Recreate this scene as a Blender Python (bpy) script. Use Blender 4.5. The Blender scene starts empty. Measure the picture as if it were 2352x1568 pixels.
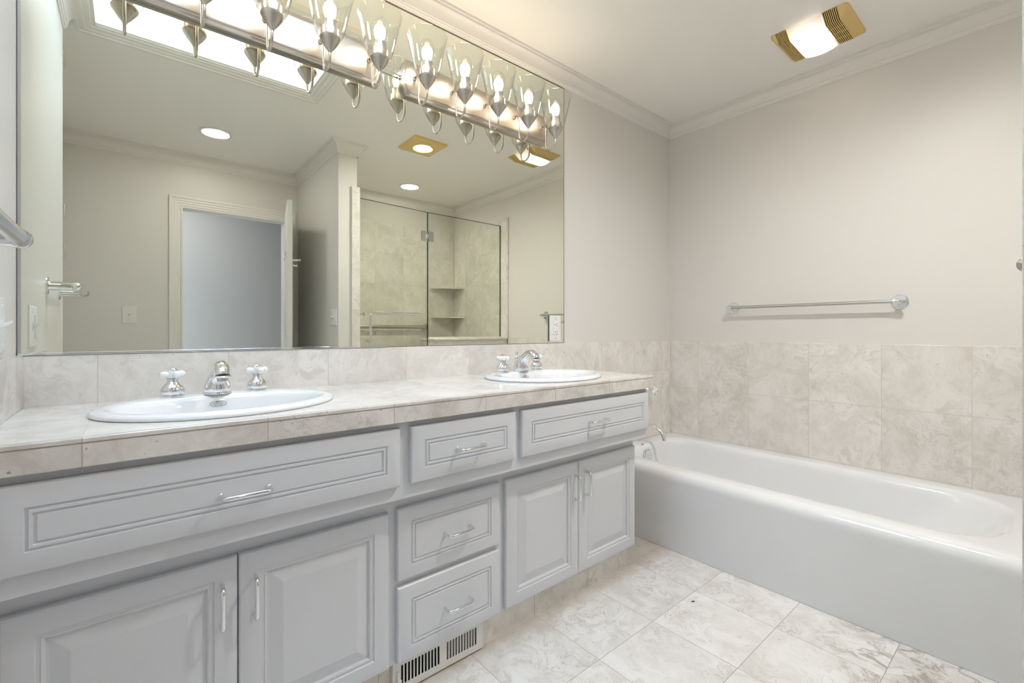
import bpy, math, random
from mathutils import Vector, Matrix
PI = math.pi
R = math.radians
sc = bpy.context.scene
COL = sc.collection
random.seed(4)

# ---------------------------------------------------------------- camera, sky, exposure
cam = bpy.data.objects.new('camera', bpy.data.cameras.new('camera'))
COL.objects.link(cam)
cam.location = (0.21, -1.68, 1.065)
cam.rotation_euler = (R(90), 0, R(-39.93))
cam.data.sensor_width = 36.0
cam.data.lens = 1050.0 / 2352 * 36.0
cam.data.shift_y = -23.7 / 2352
cam.data.clip_start = 0.02
sc.camera = cam

SKY = 14.5          # overcast sky over the skylight
BULB = 27.0       # vanity bulbs' filaments
DOWN = 62.0        # recessed lamps' lenses
FANL = 9.0       # bulb behind the fan's lens
SQL = 600.0         # lamp in the square fixture
HALL_FILL = 4.8         # unseen fill light added in the hallway, W
sc.view_settings.view_transform = 'Standard'
sc.view_settings.look = 'None'
sc.view_settings.gamma = 1.0
sc.view_settings.use_curve_mapping = False
sc.view_settings.exposure = 0.25
w = bpy.data.worlds.new('world')
sc.world = w
w.use_nodes = True
w.node_tree.nodes['Background'].inputs[0].default_value = (0.68, 0.84, 1.0, 1)
w.node_tree.nodes['Background'].inputs[1].default_value = SKY
sc.cycles.use_denoising = True
sc.cycles.use_light_tree = True
sc.cycles.max_bounces = 10
sc.cycles.diffuse_bounces = 5
sc.cycles.glossy_bounces = 5
sc.cycles.transmission_bounces = 8
sc.cycles.transparent_max_bounces = 24
sc.cycles.sample_clamp_indirect = 6.0
sc.cycles.blur_glossy = 1.0

# ---------------------------------------------------------------- dimensions (metres)
XR = 3.0           # right wall
YD = -2.67         # door wall
ZC = 2.433         # ceiling
ZT = 1.002         # top of the tile wainscot
ZK = 0.871         # counter top
P0 = 0.305         # tile pitch
UO = 0.144         # tile joint offset along x
LX = -0.007         # left wall
PX0, PX1, PYF = 1.36, 1.51, -1.65   # partition

# ---------------------------------------------------------------- materials
def newmat(name):
    m = bpy.data.materials.new(name)
    m.use_nodes = True
    nt = m.node_tree
    return m, nt, nt.nodes['Principled BSDF']

def N(nt, typ, **kw):
    n = nt.nodes.new(typ)
    for k, v in kw.items():
        if k.startswith('i_'):
            n.inputs[k[2:]].default_value = v
        elif k[0] == 'n' and k[1:].isdigit():
            n.inputs[int(k[1:])].default_value = v
        else:
            setattr(n, k, v)
    return n

def simple(name, col, rough=0.5, metal=0.0, coat=0.0, bump=0.0, bscale=300.0, spec=0.5, aniso=0.0, vary=0.0):
    m, nt, b = newmat(name)
    b.inputs['Base Color'].default_value = (*col, 1)
    b.inputs['Roughness'].default_value = rough
    b.inputs['Metallic'].default_value = metal
    b.inputs['Specular IOR Level'].default_value = spec
    b.inputs['Coat Weight'].default_value = coat
    b.inputs['Anisotropic'].default_value = aniso
    geo = N(nt, 'ShaderNodeNewGeometry')
    if vary:
        nz = N(nt, 'ShaderNodeTexNoise', i_Scale=3.0, i_Detail=3.0)
        nt.links.new(geo.outputs['Position'], nz.inputs['Vector'])
        mx = N(nt, 'ShaderNodeMix', data_type='RGBA')
        mx.inputs[6].default_value = (*[c * (1 - vary) for c in col], 1)
        mx.inputs[7].default_value = (*[min(1, c * (1 + vary)) for c in col], 1)
        nt.links.new(nz.outputs['Fac'], mx.inputs[0])
        nt.links.new(mx.outputs[2], b.inputs['Base Color'])
    if bump:
        nz = N(nt, 'ShaderNodeTexNoise', i_Scale=bscale, i_Detail=2.0)
        nt.links.new(geo.outputs['Position'], nz.inputs['Vector'])
        bp = N(nt, 'ShaderNodeBump', i_Strength=bump, i_Distance=0.001)
        nt.links.new(nz.outputs['Fac'], bp.inputs['Height'])
        nt.links.new(bp.outputs['Normal'], b.inputs['Normal'])
    return m

def tile_mat(name, ua, va, upitch, uoff, vpitch, voff, light, mid, dark, grout, gw=0.0022, dirt=0.0, rough=0.16, vein=1.0, vlines=(), brown_areas=False):
    """Cream marble tiles laid on a grid in world metres; ua / va are the axes (0..2) the joints are counted on."""
    m, nt, b = newmat(name)
    L = nt.links.new
    geo = N(nt, 'ShaderNodeNewGeometry')
    sep = N(nt, 'ShaderNodeSeparateXYZ')
    L(geo.outputs['Position'], sep.inputs[0])

    def math_(op, a, bb=None, c=None):
        n = N(nt, 'ShaderNodeMath', operation=op)
        for k, v in enumerate((a, bb, c)):
            if v is None:
                continue
            if isinstance(v, (int, float)):
                n.inputs[k].default_value = v
            else:
                L(v, n.inputs[k])
        return n.outputs[0]
    masks, cells = [], []
    for ax, pitch, off in ((ua, upitch, uoff), (va, vpitch, voff)):
        if not pitch:
            continue
        t = math_('DIVIDE', math_('SUBTRACT', sep.outputs[ax], off), pitch)
        cells.append(math_('FLOOR', t))
        f = math_('FRACT', t)
        d = math_('MULTIPLY', math_('MINIMUM', f, math_('SUBTRACT', 1.0, f)), pitch)
        masks.append(math_('LESS_THAN', d, gw / 2))
    for ax, pos in vlines:
        masks.append(math_('LESS_THAN', math_('ABSOLUTE', math_('SUBTRACT', sep.outputs[ax], pos)), gw / 2))
    comb = N(nt, 'ShaderNodeCombineXYZ')
    for k, c in enumerate(cells[:2]):
        L(c, comb.inputs[k])
    wn = N(nt, 'ShaderNodeTexWhiteNoise', noise_dimensions='3D')
    L(comb.outputs[0], wn.inputs['Vector'])
    shift = N(nt, 'ShaderNodeVectorMath', operation='MULTIPLY_ADD')
    L(wn.outputs['Color'], shift.inputs[0])
    shift.inputs[1].default_value = (9, 9, 9)
    L(geo.outputs['Position'], shift.inputs[2])
    pos = shift.outputs[0]
    # swirl the coordinates, then blotches, veins and specks
    sw = N(nt, 'ShaderNodeTexNoise', i_Scale=5.0, i_Detail=3.0)
    L(pos, sw.inputs['Vector'])
    wv = N(nt, 'ShaderNodeVectorMath', operation='MULTIPLY_ADD')
    L(sw.outputs['Color'], wv.inputs[0])
    wv.inputs[1].default_value = (0.22, 0.22, 0.22)
    L(pos, wv.inputs[2])
    blot = N(nt, 'ShaderNodeTexNoise', i_Scale=7.0, i_Detail=9.0, i_Roughness=0.68)
    L(wv.outputs[0], blot.inputs['Vector'])
    rb = N(nt, 'ShaderNodeValToRGB')
    rb.color_ramp.elements[0].position = 0.38
    rb.color_ramp.elements[0].color = (*mid, 1)
    rb.color_ramp.elements[1].position = 0.60
    rb.color_ramp.elements[1].color = (*light, 1)
    L(blot.outputs['Fac'], rb.inputs[0])
    vn = N(nt, 'ShaderNodeTexNoise', i_Scale=15.0, i_Detail=8.0, i_Roughness=0.62, i_Distortion=0.9)
    L(wv.outputs[0], vn.inputs['Vector'])
    ridge = math_('ABSOLUTE', math_('SUBTRACT', vn.outputs['Fac'], 0.5))
    rv = N(nt, 'ShaderNodeMapRange', i_From__Min=0.0) if False else N(nt, 'ShaderNodeMapRange')
    rv.inputs['From Min'].default_value = 0.0
    rv.inputs['From Max'].default_value = 0.016
    rv.inputs['To Min'].default_value = 1.0
    rv.inputs['To Max'].default_value = 0.0
    L(ridge, rv.inputs['Value'])
    gate = N(nt, 'ShaderNodeTexNoise', i_Scale=4.5, i_Detail=2.0)
    L(pos, gate.inputs['Vector'])
    gr = N(nt, 'ShaderNodeMapRange')
    gr.inputs['From Min'].default_value = 0.42
    gr.inputs['From Max'].default_value = 0.66
    L(gate.outputs['Fac'], gr.inputs['Value'])
    vf = math_('MULTIPLY', math_('MULTIPLY', rv.outputs[0], gr.outputs[0]), 0.5 * vein)
    m1 = N(nt, 'ShaderNodeMix', data_type='RGBA')
    L(vf, m1.inputs[0])
    L(rb.outputs[0], m1.inputs[6])
    m1.inputs[7].default_value = (*dark, 1)
    col = m1.outputs[2]
    # sharp-edged breccia patches and fine mottling
    bn = N(nt, 'ShaderNodeTexNoise', i_Scale=17.0, i_Detail=8.0, i_Roughness=0.72, i_Distortion=0.5)
    L(wv.outputs[0], bn.inputs['Vector'])
    br1 = N(nt, 'ShaderNodeMapRange')
    br1.inputs['From Min'].default_value = 0.515
    br1.inputs['From Max'].default_value = 0.575
    L(bn.outputs['Fac'], br1.inputs['Value'])
    g2 = N(nt, 'ShaderNodeTexNoise', i_Scale=3.2, i_Detail=3.0)
    L(pos, g2.inputs['Vector'])
    g2r = N(nt, 'ShaderNodeMapRange')
    g2r.inputs['From Min'].default_value = 0.38
    g2r.inputs['From Max'].default_value = 0.62
    L(g2.outputs['Fac'], g2r.inputs['Value'])
    m1b = N(nt, 'ShaderNodeMix', data_type='RGBA')
    L(math_('MULTIPLY', math_('MULTIPLY', br1.outputs[0], g2r.outputs[0]), 0.62), m1b.inputs[0])
    L(col, m1b.inputs[6])
    m1b.inputs[7].default_value = (*[0.72 * a_ + 0.28 * b2_ for a_, b2_ in zip(mid, dark)], 1)
    col = m1b.outputs[2]
    # each tile a touch lighter or darker
    br = N(nt, 'ShaderNodeMapRange')
    br.inputs['To Min'].default_value = 0.93
    br.inputs['To Max'].default_value = 1.04
    L(wn.outputs['Value'], br.inputs['Value'])
    hs = N(nt, 'ShaderNodeHueSaturation')
    L(br.outputs[0], hs.inputs['Value'])
    L(col, hs.inputs['Color'])
    col = hs.outputs[0]
    # pits and grit
    sp = N(nt, 'ShaderNodeTexNoise', i_Scale=95.0, i_Detail=2.0)
    L(geo.outputs['Position'], sp.inputs['Vector'])
    spm = N(nt, 'ShaderNodeMapRange')
    spm.inputs['From Min'].default_value = 0.725 - 0.02 * dirt
    spm.inputs['From Max'].default_value = 0.775 - 0.02 * dirt
    L(sp.outputs['Fac'], spm.inputs['Value'])
    m2 = N(nt, 'ShaderNodeMix', data_type='RGBA')
    L(math_('MULTIPLY', spm.outputs[0], 0.7), m2.inputs[0])
    L(col, m2.inputs[6])
    m2.inputs[7].default_value = (dark[0] * .4, dark[1] * .38, dark[2] * .36, 1)
    col = m2.outputs[2]
    if brown_areas:
        # noisy brown band along the toe kick, and brown breccia in the tiles by the tub
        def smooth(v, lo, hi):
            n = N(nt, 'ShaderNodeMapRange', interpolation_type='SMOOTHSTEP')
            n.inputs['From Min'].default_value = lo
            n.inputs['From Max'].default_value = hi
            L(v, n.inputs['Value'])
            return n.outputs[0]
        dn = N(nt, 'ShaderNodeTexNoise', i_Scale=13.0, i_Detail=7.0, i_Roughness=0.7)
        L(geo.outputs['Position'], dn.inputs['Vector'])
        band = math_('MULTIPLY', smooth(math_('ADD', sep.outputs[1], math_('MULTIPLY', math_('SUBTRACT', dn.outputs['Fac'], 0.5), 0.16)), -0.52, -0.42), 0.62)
        dx = math_('SUBTRACT', sep.outputs[0], 2.10)
        dy = math_('SUBTRACT', sep.outputs[1], -1.47)
        rr_ = math_('SQRT', math_('ADD', math_('MULTIPLY', dx, dx), math_('MULTIPLY', math_('MULTIPLY', dy, dy), 0.6)))
        bn2 = N(nt, 'ShaderNodeTexNoise', i_Scale=15.0, i_Detail=9.0, i_Roughness=0.75, i_Distortion=0.6)
        L(wv.outputs[0], bn2.inputs['Vector'])
        brown = math_('MULTIPLY', math_('MULTIPLY', math_('SUBTRACT', 1.0, smooth(rr_, 0.10, 0.36)), smooth(bn2.outputs['Fac'], 0.49, 0.60)), 0.75)
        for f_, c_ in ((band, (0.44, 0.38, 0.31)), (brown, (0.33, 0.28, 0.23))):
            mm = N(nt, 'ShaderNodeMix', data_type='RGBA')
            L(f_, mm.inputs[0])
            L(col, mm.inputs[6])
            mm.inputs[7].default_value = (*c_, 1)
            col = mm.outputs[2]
    gmask = masks[0]
    for k in masks[1:]:
        gmask = math_('MAXIMUM', gmask, k)
    m3 = N(nt, 'ShaderNodeMix', data_type='RGBA')
    L(gmask, m3.inputs[0])
    L(col, m3.inputs[6])
    m3.inputs[7].default_value = (*grout, 1)
    L(m3.outputs[2], b.inputs['Base Color'])
    rr = N(nt, 'ShaderNodeMapRange')
    rr.inputs['To Min'].default_value = rough
    rr.inputs['To Max'].default_value = 0.75
    L(gmask, rr.inputs['Value'])
    L(rr.outputs[0], b.inputs['Roughness'])
    bp = N(nt, 'ShaderNodeBump', i_Strength=0.5, i_Distance=0.001, invert=True)
    L(gmask, bp.inputs['Height'])
    L(bp.outputs['Normal'], b.inputs['Normal'])
    return m

def thin_glass(name, tint=(0.975, 0.98, 0.975), base=0.035, edge=0.75, power=3.0):
    m, nt, b = newmat(name)
    nt.nodes.remove(b)
    L = nt.links.new
    out = nt.nodes['Material Output']
    tr = N(nt, 'ShaderNodeBsdfTransparent')
    tr.inputs[0].default_value = (*tint, 1)
    gl = N(nt, 'ShaderNodeBsdfAnisotropic')
    gl.inputs['Roughness'].default_value = 0.01
    lw = N(nt, 'ShaderNodeLayerWeight', i_Blend=0.5)
    pw = N(nt, 'ShaderNodeMath', operation='POWER')
    L(lw.outputs['Facing'], pw.inputs[0])
    pw.inputs[1].default_value = power
    ma = N(nt, 'ShaderNodeMath', operation='MULTIPLY_ADD')
    L(pw.outputs[0], ma.inputs[0])
    ma.inputs[1].default_value = edge
    ma.inputs[2].default_value = base
    mx = N(nt, 'ShaderNodeMixShader')
    L(ma.outputs[0], mx.inputs[0])
    L(tr.outputs[0], mx.inputs[1])
    L(gl.outputs[0], mx.inputs[2])
    L(mx.outputs[0], out.inputs[0])
    return m

def emis(name, col, strength):
    m, nt, b = newmat(name)
    b.inputs['Base Color'].default_value = (0.9, 0.9, 0.9, 1)
    b.inputs['Emission Color'].default_value = (*col, 1)
    b.inputs['Emission Strength'].default_value = strength
    return m

M = {}
M['wall'] = simple('wall paint', (0.72, 0.695, 0.665), 0.42, bump=0.12, bscale=420, spec=0.4)
M['ceil'] = simple('ceiling paint', (0.90, 0.878, 0.842), 0.5, bump=0.1, bscale=380, spec=0.35)
M['trim'] = simple('trim paint', (0.78, 0.755, 0.72), 0.34)
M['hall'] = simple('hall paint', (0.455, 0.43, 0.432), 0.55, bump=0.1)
M['white'] = simple('skylight shaft paint', (0.88, 0.89, 0.90), 0.5)
M['cab'] = simple('cabinet paint', (0.645, 0.655, 0.685), 0.36, bump=0.05, bscale=500)
M['dark'] = simple('dark void', (0.012, 0.012, 0.012), 0.8)
M['porc'] = simple('porcelain', (0.84, 0.845, 0.86), 0.09, coat=0.5)
M['tub'] = simple('tub enamel', (0.79, 0.80, 0.815), 0.13, coat=0.4)
M['chrome'] = simple('chrome', (0.80, 0.81, 0.83), 0.05, metal=1.0)
M['steel'] = simple('satin steel', (0.55, 0.54, 0.52), 0.28, metal=1.0)
M['nickel'] = simple('brushed nickel', (0.60, 0.555, 0.50), 0.27, metal=1.0, aniso=0.6)
M['plate'] = simple('brushed nickel plate', (0.50, 0.45, 0.395), 0.30, metal=1.0, aniso=0.6)
M['mirror'] = simple('mirror silver', (0.86, 0.872, 0.775), 0.0, metal=1.0)
M['mirroredge'] = simple('mirror edge', (0.16, 0.13, 0.07), 0.35)
M['greenedge'] = simple('glass edge', (0.04, 0.06, 0.052), 0.15)
M['ivory'] = simple('white plastic', (0.78, 0.77, 0.74), 0.32)
M['whiteplastic'] = simple('bright white plastic', (0.83, 0.83, 0.84), 0.28)
M['gold'] = simple('gold tinted plastic', (0.74, 0.54, 0.215), 0.42, bump=0.05, bscale=600)
M['goldmetal'] = simple('gold trim ring', (0.80, 0.62, 0.30), 0.3, metal=0.6)
M['ceramic'] = simple('white ceramic', (0.87, 0.87, 0.86), 0.08, coat=0.6)
M['ink'] = simple('grey ink', (0.10, 0.10, 0.10), 0.5)
M['vent'] = simple('register enamel', (0.74, 0.73, 0.69), 0.35)
M['damper'] = simple('grey damper metal', (0.22, 0.22, 0.21), 0.45)
M['black'] = simple('black slot shade', (0.02, 0.02, 0.02), 0.7)
M['blue'] = simple('blue chip', (0.05, 0.07, 0.13), 0.5)
M['shade'] = thin_glass('clear shade glass')
M['bulbglass'] = thin_glass('bulb glass', (0.99, 0.985, 0.97), 0.02, 0.5, 3.0)
M['glass'] = thin_glass('shower glass', (0.955, 0.972, 0.945), 0.03, 0.4, 4.0)
M['skyglass'] = thin_glass('skylight glass', (0.98, 0.985, 0.99), 0.02, 0.2, 4.0)
M['filament'] = emis('glowing filament', (1.0, 0.85, 0.64), BULB)
M['down'] = emis('lamp lens', (1.0, 0.965, 0.925), DOWN)
M['sqlamp'] = emis('lamp face', (1.0, 0.965, 0.92), SQL)
M['fanlamp'] = emis('fan bulb', (1.0, 0.955, 0.905), FANL)
CL, CM, CD, CG = (0.83, 0.80, 0.765), (0.715, 0.672, 0.622), (0.43, 0.385, 0.335), (0.60, 0.55, 0.50)
M['tile_back'] = tile_mat('marble tile back wall', 0, 2, P0, UO, 0, 0, CL, CM, CD, CG, vlines=((2, 0.697), (2, 0.392)))
M['tile_right'] = tile_mat('marble tile right wall', 1, 2, 0.309, -0.206, 0, 0, CL, CM, CD, CG, vlines=((2, 0.697), (2, 0.392)))
M['tile_shower'] = tile_mat('marble tile shower', 0, 2, P0, 1.763, 0.312, 0.29, CL, CM, CD, CG)
M['tile_shower_side'] = tile_mat('marble tile shower side', 1, 2, P0, -1.83, 0.312, 0.29, CL, CM, CD, CG)
M['tile_strip'] = tile_mat('marble tile strip', 0, 2, 0, 0, 0.305, 0.305, CL, CM, CD, CG, vein=0.6)
M['tile_floor'] = tile_mat('marble tile floor', 0, 1, 0.3055, 1.379, 0.3045, -0.42, (0.79, 0.775, 0.76), (0.68, 0.655, 0.622), (0.26, 0.22, 0.18), (0.40, 0.355, 0.31), dirt=1.0, rough=0.2, vein=1.2, brown_areas=True)
M['tile_counter'] = tile_mat('marble tile counter', 0, 1, P0, UO, 0, 0, (0.82, 0.80, 0.775), (0.69, 0.655, 0.615), (0.36, 0.32, 0.285), (0.58, 0.53, 0.48), rough=0.1, vlines=((1, -0.236),))
M['tile_edge'] = tile_mat('marble tile counter edge', 0, 2, P0, UO, 0, 0, (0.76, 0.73, 0.695), (0.59, 0.55, 0.505), (0.29, 0.25, 0.215), (0.44, 0.39, 0.345), vlines=((2, 0.8605),))
M['tile_toe'] = tile_mat('marble tile toe kick', 0, 2, P0, 0.15, 0, 0, (0.82, 0.78, 0.73), (0.70, 0.65, 0.59), CD, (0.42, 0.37, 0.32))

# lens of the fan light: thin translucent plastic lit from the bulb inside
m, nt, b = newmat('fan lens plastic')
nt.nodes.remove(b)
tl = N(nt, 'ShaderNodeBsdfTranslucent')
tl.inputs[0].default_value = (0.95, 0.90, 0.86, 1)
df = N(nt, 'ShaderNodeBsdfDiffuse')
df.inputs[0].default_value = (0.85, 0.80, 0.77, 1)
mx = N(nt, 'ShaderNodeMixShader', n0=0.4)
nt.links.new(tl.outputs[0], mx.inputs[1])
nt.links.new(df.outputs[0], mx.inputs[2])
nt.links.new(mx.outputs[0], nt.nodes['Material Output'].inputs[0])
M['lens'] = m

# ---------------------------------------------------------------- mesh helpers
class MB:
    def __init__(s):
        s.v, s.f, s.mi, s.cur = [], [], [], 0
    def add(s, verts, faces):
        n = len(s.v)
        s.v += [tuple(p) for p in verts]
        s.f += [tuple(i + n for i in f) for f in faces]
        s.mi += [s.cur] * len(faces)
        return s
    def box(s, x0, x1, y0, y1, z0, z1):
        v = [(x, y, z) for z in (z0, z1) for y in (y0, y1) for x in (x0, x1)]
        return s.add(v, [(0, 2, 3, 1), (4, 5, 7, 6), (0, 1, 5, 4), (2, 6, 7, 3), (0, 4, 6, 2), (1, 3, 7, 5)])
    def loft(s, rings, closed=True, cap0=True, cap1=True):
        n = len(rings[0])
        v = [p for r in rings for p in r]
        f = []
        for i in range(len(rings) - 1):
            for j in range(n if closed else n - 1):
                k = (j + 1) % n
                f.append((i * n + j, i * n + k, (i + 1) * n + k, (i + 1) * n + j))
        if cap0:
            f.append(tuple(reversed(range(n))))
        if cap1:
            f.append(tuple((len(rings) - 1) * n + j for j in range(n)))
        return s.add(v, f)
    def tube(s, pts, r, seg=14, cap=True):
        pts = [Vector(p) for p in pts]
        rs = list(r) if hasattr(r, '__len__') else [r] * len(pts)
        tan = []
        for i in range(len(pts)):
            a, c = pts[max(0, i - 1)], pts[min(len(pts) - 1, i + 1)]
            tan.append((c - a).normalized())
        up = Vector((0, 0, 1)) if abs(tan[0].z) < 0.9 else Vector((1, 0, 0))
        u = (up - tan[0] * up.dot(tan[0])).normalized()
        rings = []
        for p, t, q in zip(pts, tan, rs):
            u = (u - t * u.dot(t)).normalized()
            w_ = t.cross(u)
            rings.append([p + (u * math.cos(2 * PI * k / seg) + w_ * math.sin(2 * PI * k / seg)) * q for k in range(seg)])
        return s.loft(rings, True, cap, cap)
    def lathe(s, prof, at=(0, 0, 0), axis=(0, 0, 1), seg=28, cap=True):
        a = Vector(axis).normalized()
        up = Vector((1, 0, 0)) if abs(a.x) < 0.9 else Vector((0, 1, 0))
        u = (up - a * up.dot(a)).normalized()
        w_ = a.cross(u)
        o = Vector(at)
        rings = [[o + a * h + (u * math.cos(2 * PI * k / seg) + w_ * math.sin(2 * PI * k / seg)) * max(r, 1e-5) for k in range(seg)] for r, h in prof]
        return s.loft(rings, True, cap, cap)
    def ball(s, c, rx, ry=None, rz=None, seg=16, rings=9):
        ry, rz = ry or rx, rz or rx
        rr = []
        for i in range(rings + 1):
            t = PI * (i / rings) - PI / 2
            rr.append([(c[0] + rx * max(math.cos(t), 1e-4) * math.cos(2 * PI * k / seg), c[1] + ry * max(math.cos(t), 1e-4) * math.sin(2 * PI * k / seg), c[2] + rz * math.sin(t)) for k in range(seg)])
        return s.loft(rr)
    def xf(s, mtx):
        s.v = [tuple(mtx @ Vector(p)) for p in s.v]
        return s
    def build(s, name, mats, parent=None, smooth=True, bevel=0.0, seg=2, angle=32):
        me = bpy.data.meshes.new(name)
        me.from_pydata(s.v, [], s.f)
        for mm in (mats if isinstance(mats, (list, tuple)) else [mats]):
            me.materials.append(mm)
        me.polygons.foreach_set('material_index', s.mi)
        if smooth:
            me.polygons.foreach_set('use_smooth', [True] * len(me.polygons))
            me.set_sharp_from_angle(angle=R(angle))
        me.update()
        o = bpy.data.objects.new(name, me)
        COL.objects.link(o)
        if bevel:
            bm = o.modifiers.new('bevel', 'BEVEL')
            bm.width, bm.segments, bm.limit_method, bm.angle_limit = bevel, seg, 'ANGLE', R(40)
        if parent is not None:
            o.parent = parent
            o.matrix_parent_inverse = wmat(parent).inverted()
        return o

def wmat(o):
    m_ = Matrix.LocRotScale(o.location, o.rotation_euler, o.scale)
    return wmat(o.parent) @ o.matrix_parent_inverse @ m_ if o.parent else m_

def tag(o, label, cat, group=None, kind=None):
    o['label'] = label
    o['category'] = cat
    if group:
        o['group'] = group
    if kind:
        o['kind'] = kind
    return o

def thing(name, label, cat, loc, group=None, kind=None):
    o = bpy.data.objects.new(name, None)
    o.empty_display_size = 0.05
    o.location = loc
    COL.objects.link(o)
    return tag(o, label, cat, group, kind)

def dup(o, parent=None):
    c = o.copy()
    COL.objects.link(c)
    if parent is not None:
        inv = o.matrix_parent_inverse.copy()
        c.parent = parent
        c.matrix_parent_inverse = inv
    for ch in list(o.children):
        dup(ch, c)
    return c

def struct(name, mb, mats, label, cat, **kw):
    return tag(mb.build(name, mats, **kw), label, cat, kind='structure')

def arc(c, r, a0, a1, n, f):
    """n+1 points of an arc; f maps (a, b) in the arc's plane to a point."""
    return [f(c[0] + r * math.cos(R(a0 + (a1 - a0) * k / n)), c[1] + r * math.sin(R(a0 + (a1 - a0) * k / n))) for k in range(n + 1)]

# ---------------------------------------------------------------- room shell
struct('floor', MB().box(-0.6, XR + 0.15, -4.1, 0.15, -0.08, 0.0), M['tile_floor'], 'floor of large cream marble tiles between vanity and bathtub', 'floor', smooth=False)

SX0, SX1, SY0, SY1 = 0.095, 0.995, -1.07, -0.44     # skylight opening
c = MB()
c.box(-0.6, SX0, YD - 0.12, 0.15, ZC, ZC + 0.06)
c.box(SX1, XR + 0.15, YD - 0.12, 0.15, ZC, ZC + 0.06)
c.box(SX0, SX1, YD - 0.12, SY0, ZC, ZC + 0.06)
c.box(SX0, SX1, SY1, 0.15, ZC, ZC + 0.06)
struct('ceiling', c, M['ceil'], 'flat warm white painted bathroom ceiling', 'ceiling', smooth=False)

wb = struct('wall_back', MB().box(-0.15, XR + 0.12, 0.0, 0.12, 0, ZC + 0.06), M['wall'], 'painted wall behind the big mirror and the sinks', 'wall', smooth=False)
t = MB()
t.box(LX, XR, -0.008, 0.0, ZK - 0.06, ZT)
t.box(1.96, XR, -0.008, 0.0, 0.0, ZK - 0.06)
t.build('tile_wainscot', M['tile_back'], wb, bevel=0.0015)

wr = struct('wall_right', MB().box(XR, XR + 0.12, YD - 0.12, 0.0, 0, ZC + 0.06), M['wall'], 'painted wall along the bathtub with tiled lower part', 'wall', smooth=False)
MB().box(XR - 0.008, XR, -1.715, -0.008, 0.0, ZT).build('tile_wainscot', M['tile_right'], wr, bevel=0.0015)
t = MB()
t.box(XR - 0.010, XR, YD + 0.01, -1.735, 0.0, 2.15)
t.build('shower_tile', M['tile_shower_side'], wr, bevel=0.0015)
MB().box(XR - 0.016, XR, -1.735, -1.715, ZT, 2.155).build('tile_edge_bead', M['tile_strip'], wr, bevel=0.004)

struct('wall_left', MB().box(-0.15, LX, -1.049, 0.0, 0, ZC), M['wall'], 'short painted wall at the left end of the vanity', 'wall', smooth=False, bevel=0.006)
struct('wall_left_rear', MB().box(-0.3, -0.09, -1.60, -1.049, 0, ZC).box(-0.3, -0.168, YD, -1.60, 0, ZC), M['wall'], 'set-back wall beyond the left wall, around the linen cupboard', 'wall', smooth=False)

DX0, DX1, DZ = 0.514, 1.262, 2.03                    # door opening
wf = MB()
wf.box(-0.3, DX0, YD - 0.12, YD, 0, ZC)
wf.box(DX1, XR, YD - 0.12, YD, 0, ZC)
wf.box(DX0, DX1, YD - 0.12, YD, DZ, ZC)
wf = struct('wall_front', wf, M['wall'], 'wall with the doorway, seen only in the mirror', 'wall', smooth=False)
MB().box(PX1 + 0.012, XR - 0.010, YD, YD + 0.010, 0, 2.15).build('shower_tile', M['tile_shower'], wf, bevel=0.0015)

wp = struct('wall_partition', MB().box(PX0, PX1 - 0.012, YD, PYF, 0, ZC), M['wall'], 'partition wall between the doorway and the shower, seen in the mirror', 'wall', smooth=False, bevel=0.004)
t = MB()
t.box(PX0 + 0.095, PX1 + 0.006, PYF, PYF + 0.012, 0, 2.125)
t.box(PX1 - 0.012, PX1 + 0.006, PYF - 0.25, PYF, 0, 2.125)
t.build('tile_jamb', M['tile_strip'], wp, bevel=0.002)
MB().box(PX1 - 0.012, PX1, YD + 0.01, PYF - 0.25, 0, 2.15).build('shower_tile', M['tile_shower_side'], wp, bevel=0.0015)

k = struct('wall_knee', MB().box(2.194, XR - 0.010, -1.935, -1.725, 0, 0.985), M['tile_shower'], 'low tiled wall under the fixed shower glass, seen in the mirror', 'wall', bevel=0.002)
MB().box(2.189, XR - 0.010, -1.945, -1.715, 0.985, 1.003).build('ledge_slab', M['tile_strip'], k, bevel=0.004)

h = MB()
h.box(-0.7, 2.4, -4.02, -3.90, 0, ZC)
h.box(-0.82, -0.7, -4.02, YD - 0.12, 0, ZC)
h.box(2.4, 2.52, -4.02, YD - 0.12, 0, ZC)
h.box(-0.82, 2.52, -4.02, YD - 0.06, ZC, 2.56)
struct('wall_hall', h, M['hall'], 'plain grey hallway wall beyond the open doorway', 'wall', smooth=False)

# ---- crown moulding, one trim per wall, mitred
CP = [(0, .083), (.004, .083), (.0065, .080), (.0065, .077), (.010, .075), (.013, .071), (.013, .066), (.016, .064)]
CP += [(.016 + .028 * (1 - math.cos(R(a))), .064 - .042 * math.sin(R(a))) for a in (12, 25, 38, 52, 66, 80, 90)]
CP += [(.047, .022), (.047, .013), (.052, .011), (.052, 0), (0, 0)]
def crown(path, first, labels):
    pts = [Vector((p[0], p[1])) for p in path]
    n = len(pts)
    nor = []
    for i in range(n - 1):
        d_ = (pts[i + 1] - pts[i]).normalized()
        nor.append(Vector((d_.y, -d_.x)))            # room lies to the right of the path
    def off(i, p):
        a = nor[max(0, i - 1)]
        c_ = nor[min(n - 2, i)]
        s_ = a + c_
        return pts[i] + s_ * (p / (s_.dot(a)))
    for i in range(n - 1):
        rings = []
        for j in (i, i + 1):
            rings.append([(off(j, p).x, off(j, p).y, ZC - q) for p, q in CP])
        struct('trim_%d' % (first + i), MB().loft(rings), M['trim'], labels[i], 'crown moulding', angle=22)
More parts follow.
